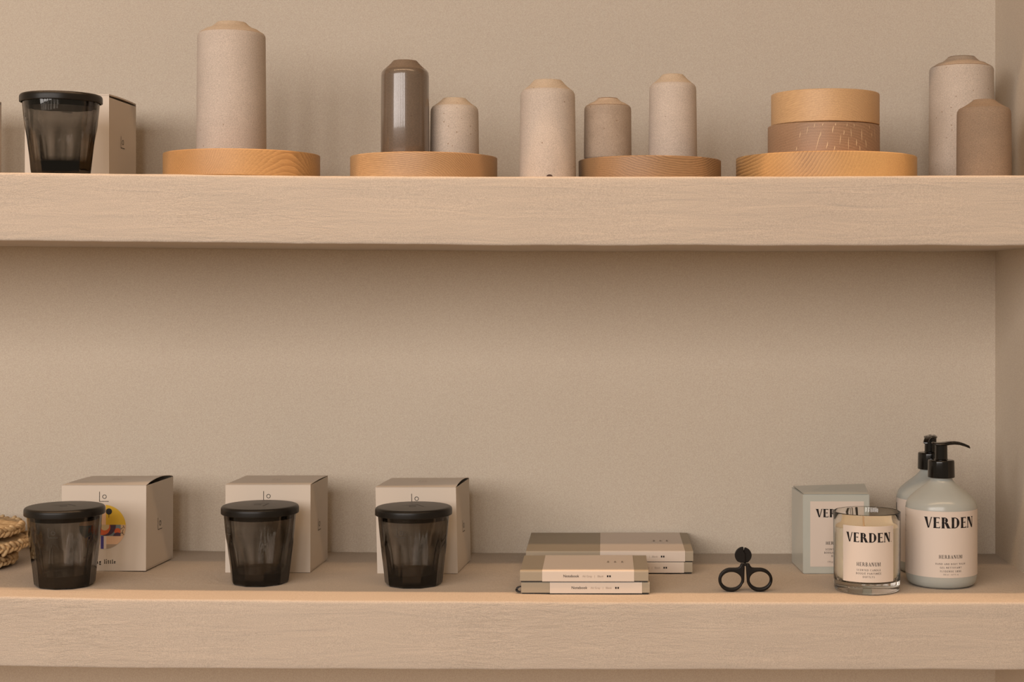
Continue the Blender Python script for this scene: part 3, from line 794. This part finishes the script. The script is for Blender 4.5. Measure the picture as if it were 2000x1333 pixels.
# ------------------------------------------------------------------ wick scissors standing on their rings
Ys = .062
sX = PX(1455.5, Ys); sz = lower(sX)
sc = (D+Ys)/FPX/9.52          # metres per zoomed pixel
root = empty('wick_scissors', (sX, Ys, sz+.0002))
tag(root, 'black scissors standing upright on two ring handles with round head', 'scissors')
def zp(x, y): return ((x-718)*sc, (1110-y)*sc)
def extrude_shape(name, outer, holes, y0, y1, m, parent, bev=.0012):
    bm = bmesh.new(); es = []
    for loop in [outer]+holes:
        vs = [bm.verts.new((u, y0, v)) for u, v in loop]
        es += [bm.edges.new((vs[i], vs[(i+1) % len(vs)])) for i in range(len(vs))]
    bmesh.ops.triangle_fill(bm, edges=es, use_beauty=True)
    r = bmesh.ops.extrude_face_region(bm, geom=bm.faces[:])
    for v in r['geom']:
        if isinstance(v, bmesh.types.BMVert): v.co.y = y1
    bmesh.ops.dissolve_limit(bm, angle_limit=.01, verts=bm.verts, edges=bm.edges)
    bmesh.ops.recalc_face_normals(bm, faces=bm.faces)
    o = link(name, bm, m, parent, smooth=50)
    if bev:
        b = o.modifiers.new('bevel', 'BEVEL'); b.width = bev; b.segments = 3; b.limit_method = 'ANGLE'; b.angle_limit = .6
    return o
def ell(cx, cy, rx, ry, a0, a1, n): return [(cx+rx*math.cos(math.radians(a0+(a1-a0)*i/n)), cy-ry*math.sin(math.radians(a0+(a1-a0)*i/n))) for i in range(n+1)]
left = [(700, 585), (632, 585), (628, 612), (610, 645), (585, 660), (545, 667)]+ell(450, 888, 232, 221, 88, 340, 44)+[(694, 930), (699, 880), (702, 760), (706, 660)]
hole = ell(460, 890, 186, 149, 0, 360, 40)[:-1]
right = [(726, 585), (797, 583), (806, 612), (822, 642), (845, 660), (885, 666)]+ell(985, 888, 240, 221, 92, -163, 44)+[(748, 930), (746, 880), (738, 760), (732, 660)]
hole2 = ell(986, 886, 186, 151, 0, 360, 40)[:-1]
extrude_shape('left_handle', [zp(*p) for p in left], [[zp(*p) for p in hole]], -.0032, .0032, M_steel, root, .0018)
extrude_shape('right_handle', [zp(*p) for p in right], [[zp(*p) for p in hole2]], -.0028, .0036, M_steel, root, .0018)
lh = ell(680, 430, 158, 156, 232, 93, 30); lh = [(640, 572), (700, 572)]+[(690, 560), (690, 372), (686, 275)][0:0]+[(716, 572), (716, 400), (690, 365), (684, 280)]+list(reversed(lh))
extrude_shape('left_blade', [zp(*p) for p in lh], [], -.0022, .0006, M_steel, root, .0006)
rh = [(706, 578), (770, 572)]+ell(684, 440, 156, 150, -52, 80, 30)+[(705, 300), (690, 365), (700, 400)]
extrude_shape('right_blade', [zp(*p) for p in rh], [], .0008, .0034, M_steel, root, .0006)
bm = bmesh.new()
bmesh.ops.create_cone(bm, cap_ends=True, segments=28, radius1=.0018, radius2=.0018, depth=.0076, matrix=Matrix.Translation((zp(716, 600)[0], 0, zp(716, 600)[1])) @ Matrix.Rotation(PI/2, 4, 'X'))
link('pivot_screw', bm, M_steel, root, smooth=40)

# ------------------------------------------------------------------ clear candle glass
def cyl_map(R, ang0):
    def f(u, v):
        a = ang0+u/R; return (R*math.sin(a), -R*math.cos(a), v)
    return f
def curved_label(name, R, a0, a1, z0, z1, m, parent, th=.00015):
    bm = bmesh.new(); n = max(6, int(abs(a1-a0)/.05)); pr = None
    for i in range(n+1):
        a = a0+(a1-a0)*i/n
        cur = [bm.verts.new((r*math.sin(a), -r*math.cos(a), z)) for r, z in ((R, z0), (R+th, z0), (R+th, z1), (R, z1))]
        if pr:
            for q in range(4): bm.faces.new((pr[q], pr[(q+1) % 4], cur[(q+1) % 4], cur[q]))
        else: bm.faces.new(cur)
        pr = cur
    bm.faces.new(pr)
    return link(name, bm, m, parent, smooth=40)
Yg = .077; gX = PX(1693, Yg); gz = lower(gX)
root = empty('candle_glass', (gX, Yg, gz+.0003))
tag(root, 'clear glass candle with cream wax and VERDEN label in front of the silver box', 'candle', None)
GR = .0400; GH = .0935
prof = [(0, .0010), (GR-.010, .0008)]+rounded([(GR-.010, 0), (GR-.0012, 0), (GR-.0004, .02), (GR, GH), (GR-.0012, GH+.0004), (GR-.0020, GH-.001)], {1: .0035, 3: .0006}, 5)+[(GR-.0022, GH-.01), (GR-.0022, .022), (GR-.0032, .0155), (GR-.0065, .0125), (GR-.012, .0115), (0, .0112)]
bm = bmesh.new(); lathe(bm, prof, 128)
glass = link('glass_tumbler', bm, M_clear, root, smooth=35)
wr = GR-.0026
prof = [(0, .0120), (GR-.0135, .0122), (GR-.0078, .0135), (wr-.0014, .0170), (wr, .0225), (wr, .0760), (wr-.0010, .0752), (wr-.008, .0745), (.006, .0745), (0, .0748)]
bm = bmesh.new(); lathe(bm, prof, 96); wax = link('wax', bm, M_wax, root, smooth=40)
bm = bmesh.new(); pr = None
for i in range(9):
    t = i/8; c = Vector((-.0028-.0015*math.sin(t*2.2), 0, .073+.0135*t))
    cur = [bm.verts.new(c+Vector((.0011*math.cos(a), .0011*math.sin(a), 0))) for a in [2*PI*k/8 for k in range(8)]]
    if pr:
        for q in range(8): bm.faces.new((pr[q], pr[(q+1) % 8], cur[(q+1) % 8], cur[q]))
    pr = cur
bm.faces.new(pr)
link('wick', bm, M_wick, root, smooth=60)
LR = GR+.0001; ac = -.11; hw = math.asin(47.3/65.)
lab = curved_label('paper_label', LR, ac-hw, ac+hw, .0153, .0812, M_label, root)
def brand(parent, f, vtop, width, hgt, slices, spec, arch=.0, dot=True):
    bm = bmesh.new()
    ps = line_polys('VERDEN', hgt, .27, .075, .055, width, arch=arch)
    if dot: ps += [rect(width/2+.0005, width/2+.0013, 0, .0008)]
    flat_text(bm, shift(ps, 0, vtop-hgt), f, slices)
    link('brand_lettering', bm, M_ink, parent, smooth=None)
    bm = bmesh.new()
    for txt, v, h, wdt in spec:
        bold = h > .0035
        flat_text(bm, shift(line_polys(txt, h, .17 if bold else .16, .07 if bold else .09, .16 if bold else .30, wdt), 0, v), f, slices)
    link('caption_lettering', bm, M_ink, parent, smooth=None)
brand(lab, cyl_map(LR+.0003, ac), .0735, .0560, .0112, .002, [('HERBANUM', .0345, .0044, .0285), ('SCENTED CANDLE', .0288, .0021, .0285), ('BOUGIE PARFUMÉE', .0248, .0021, .0300), ('DUFTLYS', .0208, .0021, .0140)])

# ------------------------------------------------------------------ silver-green candle box
Yx = .177; xl = PX(1568.5, Yx); xr = PX(1698.5, Yx); W = xr-xl; z0 = lower(xl); H = PZ(966.8, Yx)-z0; dep = .082
root = empty('candle_box', (xl, Yx, z0+.0003)); tag(root, 'pale silver-green candle box with VERDEN label behind the clear candle glass', 'box')
bm = bmesh.new(); sk = -.055
def bp(u, v, z): return (u+sk*v*(1-u/W)+.02*v*(u/W), v, z)
vs = [bm.verts.new(bp(*q)) for q in ((0, 0, 0), (W, 0, 0), (W, dep, 0), (0, dep, 0), (0, 0, H), (W, 0, H), (W, dep, H-.001), (0, dep, H-.001))]
for q in ((0, 3, 2, 1), (4, 5, 6, 7), (0, 1, 5, 4), (1, 2, 6, 5), (2, 3, 7, 6), (3, 0, 4, 7)): bm.faces.new([vs[i] for i in q])
bmesh.ops.bevel(bm, geom=bm.edges[:], offset=.0008, segments=2, affect='EDGES')
bx = link('box_body', bm, M_giftbox, root, smooth=40)
bm = bmesh.new()     # lid flaps folded to a low ridge
a, b, c, d, e = [bm.verts.new(q) for q in (bp(.001, .0, H+.0003), bp(W-.001, .0, H+.0003), bp(W+.002, dep*.72, H+.0060), bp(W*.41, dep*.5, H+.0068), bp(-.001, dep*.72, H+.0030))]
g_ = [bm.verts.new(q) for q in (bp(.001, dep, H+.0003), bp(W-.001, dep, H+.0003))]
for q in ((a, b, d), (b, c, d), (a, d, e), (e, d, g_[0]), (d, c, g_[1]), (d, g_[1], g_[0]), (b, g_[1], c), (a, e, g_[0]), (a, g_[0], g_[1], b)): bm.faces.new(q)
link('top_flaps', bm, M_giftbox, root, smooth=None)
bm = bmesh.new(); lx0, lx1 = PX(1582.5, Yx)-xl, PX(1687.3, Yx)-xl; lz0, lz1 = H-(1108-966.8)*(D+Yx)/FPX, H-(980.5-966.8)*(D+Yx)/FPX
box(bm, lx0, lx1, -.0003, .0, lz0, lz1)
lab = link('paper_label', bm, M_label, root, smooth=None)
cx = (lx0+lx1)/2
k = (D+Yx)/FPX
brand(lab, lambda u, v: (cx+u, -.0006, v), H-28.3*k, 84*k, 16.2*k, 0,
      [('HERBANUM', H-98*k, 6*k, 44*k), ('SCENTED CANDLE', H-109*k, 3.6*k, 46*k), ('BOUGIE PARFUMÉE', H-115.5*k, 3.6*k, 50*k), ('DUFTLYS', H-122*k, 3.6*k, 22*k)], dot=False)
bm = bmesh.new(); flat_text(bm, shift(bfont_bm('170 g  -  6 oz', .0028, 1.1), cx-.0125, H-133*k), lambda u, v: (u, -.0006, v)); link('weight_lettering', bm, M_inkgrey, lab, smooth=None)

# ------------------------------------------------------------------ pump bottles
BR = .0429
def bottle(pxc, Yc, label_rot, spout_ang, label, front=True):
    X = PX(pxc, Yc); z0 = lower(X)
    root = empty('pump_bottle', (X, Yc, z0+.0003))
    prof = [(0, .0008), (BR-.012, .0006), (BR-.0085, .0), (BR-.0050, .0010), (BR-.0022, .0035), (BR-.0006, .0080), (BR, .0130), (BR, .0930), (BR-.0004, .0975), (BR-.0022, .1020), (BR-.0058, .1066), (BR-.0115, .1116), (BR-.0185, .1170), (BR-.0250, .1222), (BR-.0288, .1262), (.0127, .1295), (.0124, .1350), (0, .1350)]
    # smooth the shoulder
    bm = bmesh.new(); lathe(bm, prof, 128)
    link('bottle_body', bm, M_bottle, root, smooth=60)
    bm = bmesh.new()
    cap = [(.0122, .1300)]+rounded([(.0122, .1300), (.0163, .1300), (.0158, .1512), (.0080, .1516)], {1: .0005, 2: .0022}, 5)[1:]+[(.0080, .1500), (0, .1500)]
    lathe(bm, [(0, .1300)]+cap, 80)
    pump = link('pump_collar', bm, M_pump, root, smooth=35)
    bm = bmesh.new(); lathe(bm, [(0, .1500), (.0088, .1514), (.0076, .1524), (.0074, .1690), (0, .1690)], 48)
    link('pump_stem', bm, M_pump, pump, smooth=35)
    # spout: saddle-topped head with long tapering down-curved nozzle
    bm = bmesh.new(); ca, sa = math.cos(spout_ang), math.sin(spout_ang); prev = None
    st = [(-.0115, .0030, .1712, .0010), (-.0098, .0052, .1708, .0022), (-.006, .0078, .1696, .0032), (0, .0084, .1695, .0036), (.006, .0076, .1702, .0036), (.010, .0052, .1708, .0036), (.016, .0042, .1712, .0034), (.022, .0038, .1706, .0032), (.028, .0035, .1688, .0030), (.0335, .0031, .1665, .0027), (.0345, .0028, .1655, .0018)]
    for (x, hw, zc, ht) in st:
        ring = []
        for i in range(16):
            a = 2*PI*i/16
            yy = hw*math.copysign(abs(math.cos(a))**.7, math.cos(a)); zz = ht*.62*math.copysign(abs(math.sin(a))**.8, math.sin(a))
            zz += (-.0007 if abs(yy) < hw*.5 and zz > 0 else 0)
            ring.append(bm.verts.new((x*ca-yy*sa, x*sa+yy*ca, zc+zz+.0006)))
        if prev:
            for q in range(16): bm.faces.new((prev[q], prev[(q+1) % 16], ring[(q+1) % 16], ring[q]))
        else: bm.faces.new(ring)
        prev = ring
    bm.faces.new(prev)
    link('pump_spout', bm, M_pump, pump, smooth=45)
    LR = BR+.0001
    lab = curved_label('paper_label', LR, label_rot-2.0, label_rot+2.0, .0145, .0935, M_label, root)
    brand(lab, cyl_map(LR+.0003, label_rot), .0868, .0655, .0130, .002,
          [('HERBANUM', .0376, .0042, .0290), ('HAND AND BODY WASH', .0302, .0020, .0370), ('GEL NETTOYANT', .0258, .0020, .0265), ('FLYDENDE SÆBE', .0214, .0020, .0260)], dot=False)
    bm = bmesh.new()
    for q in range(4):
        flat_text(bm, shift(line_polys('HERBANUM SCENTED BODY', .0015, .16, .1, .3, .030-.003*(q % 3)), 0, .083-q*.0062), cyl_map(LR+.0003, label_rot-1.88), .002)
    link('back_lettering', bm, M_inkgrey, lab, smooth=None)
    bm = bmesh.new(); flat_text(bm, shift(bfont_bm('500 ml - 16.9 fl. oz', .0022, 1.1), -.0095, .0178), cyl_map(LR+.0003, label_rot), .002)
    link('volume_lettering', bm, M_inkgrey, lab, smooth=None)
    return tag(root, label, 'soap bottle', 'pump bottles of hand wash')
bottle(1838.3, .1135, .06, -.06, 'front pump bottle with readable VERDEN label, spout pointing right')
bottle(1817.5, .2005, -2.26, -1.95, 'rear pump bottle half hidden behind the other, spout turned to the viewer')
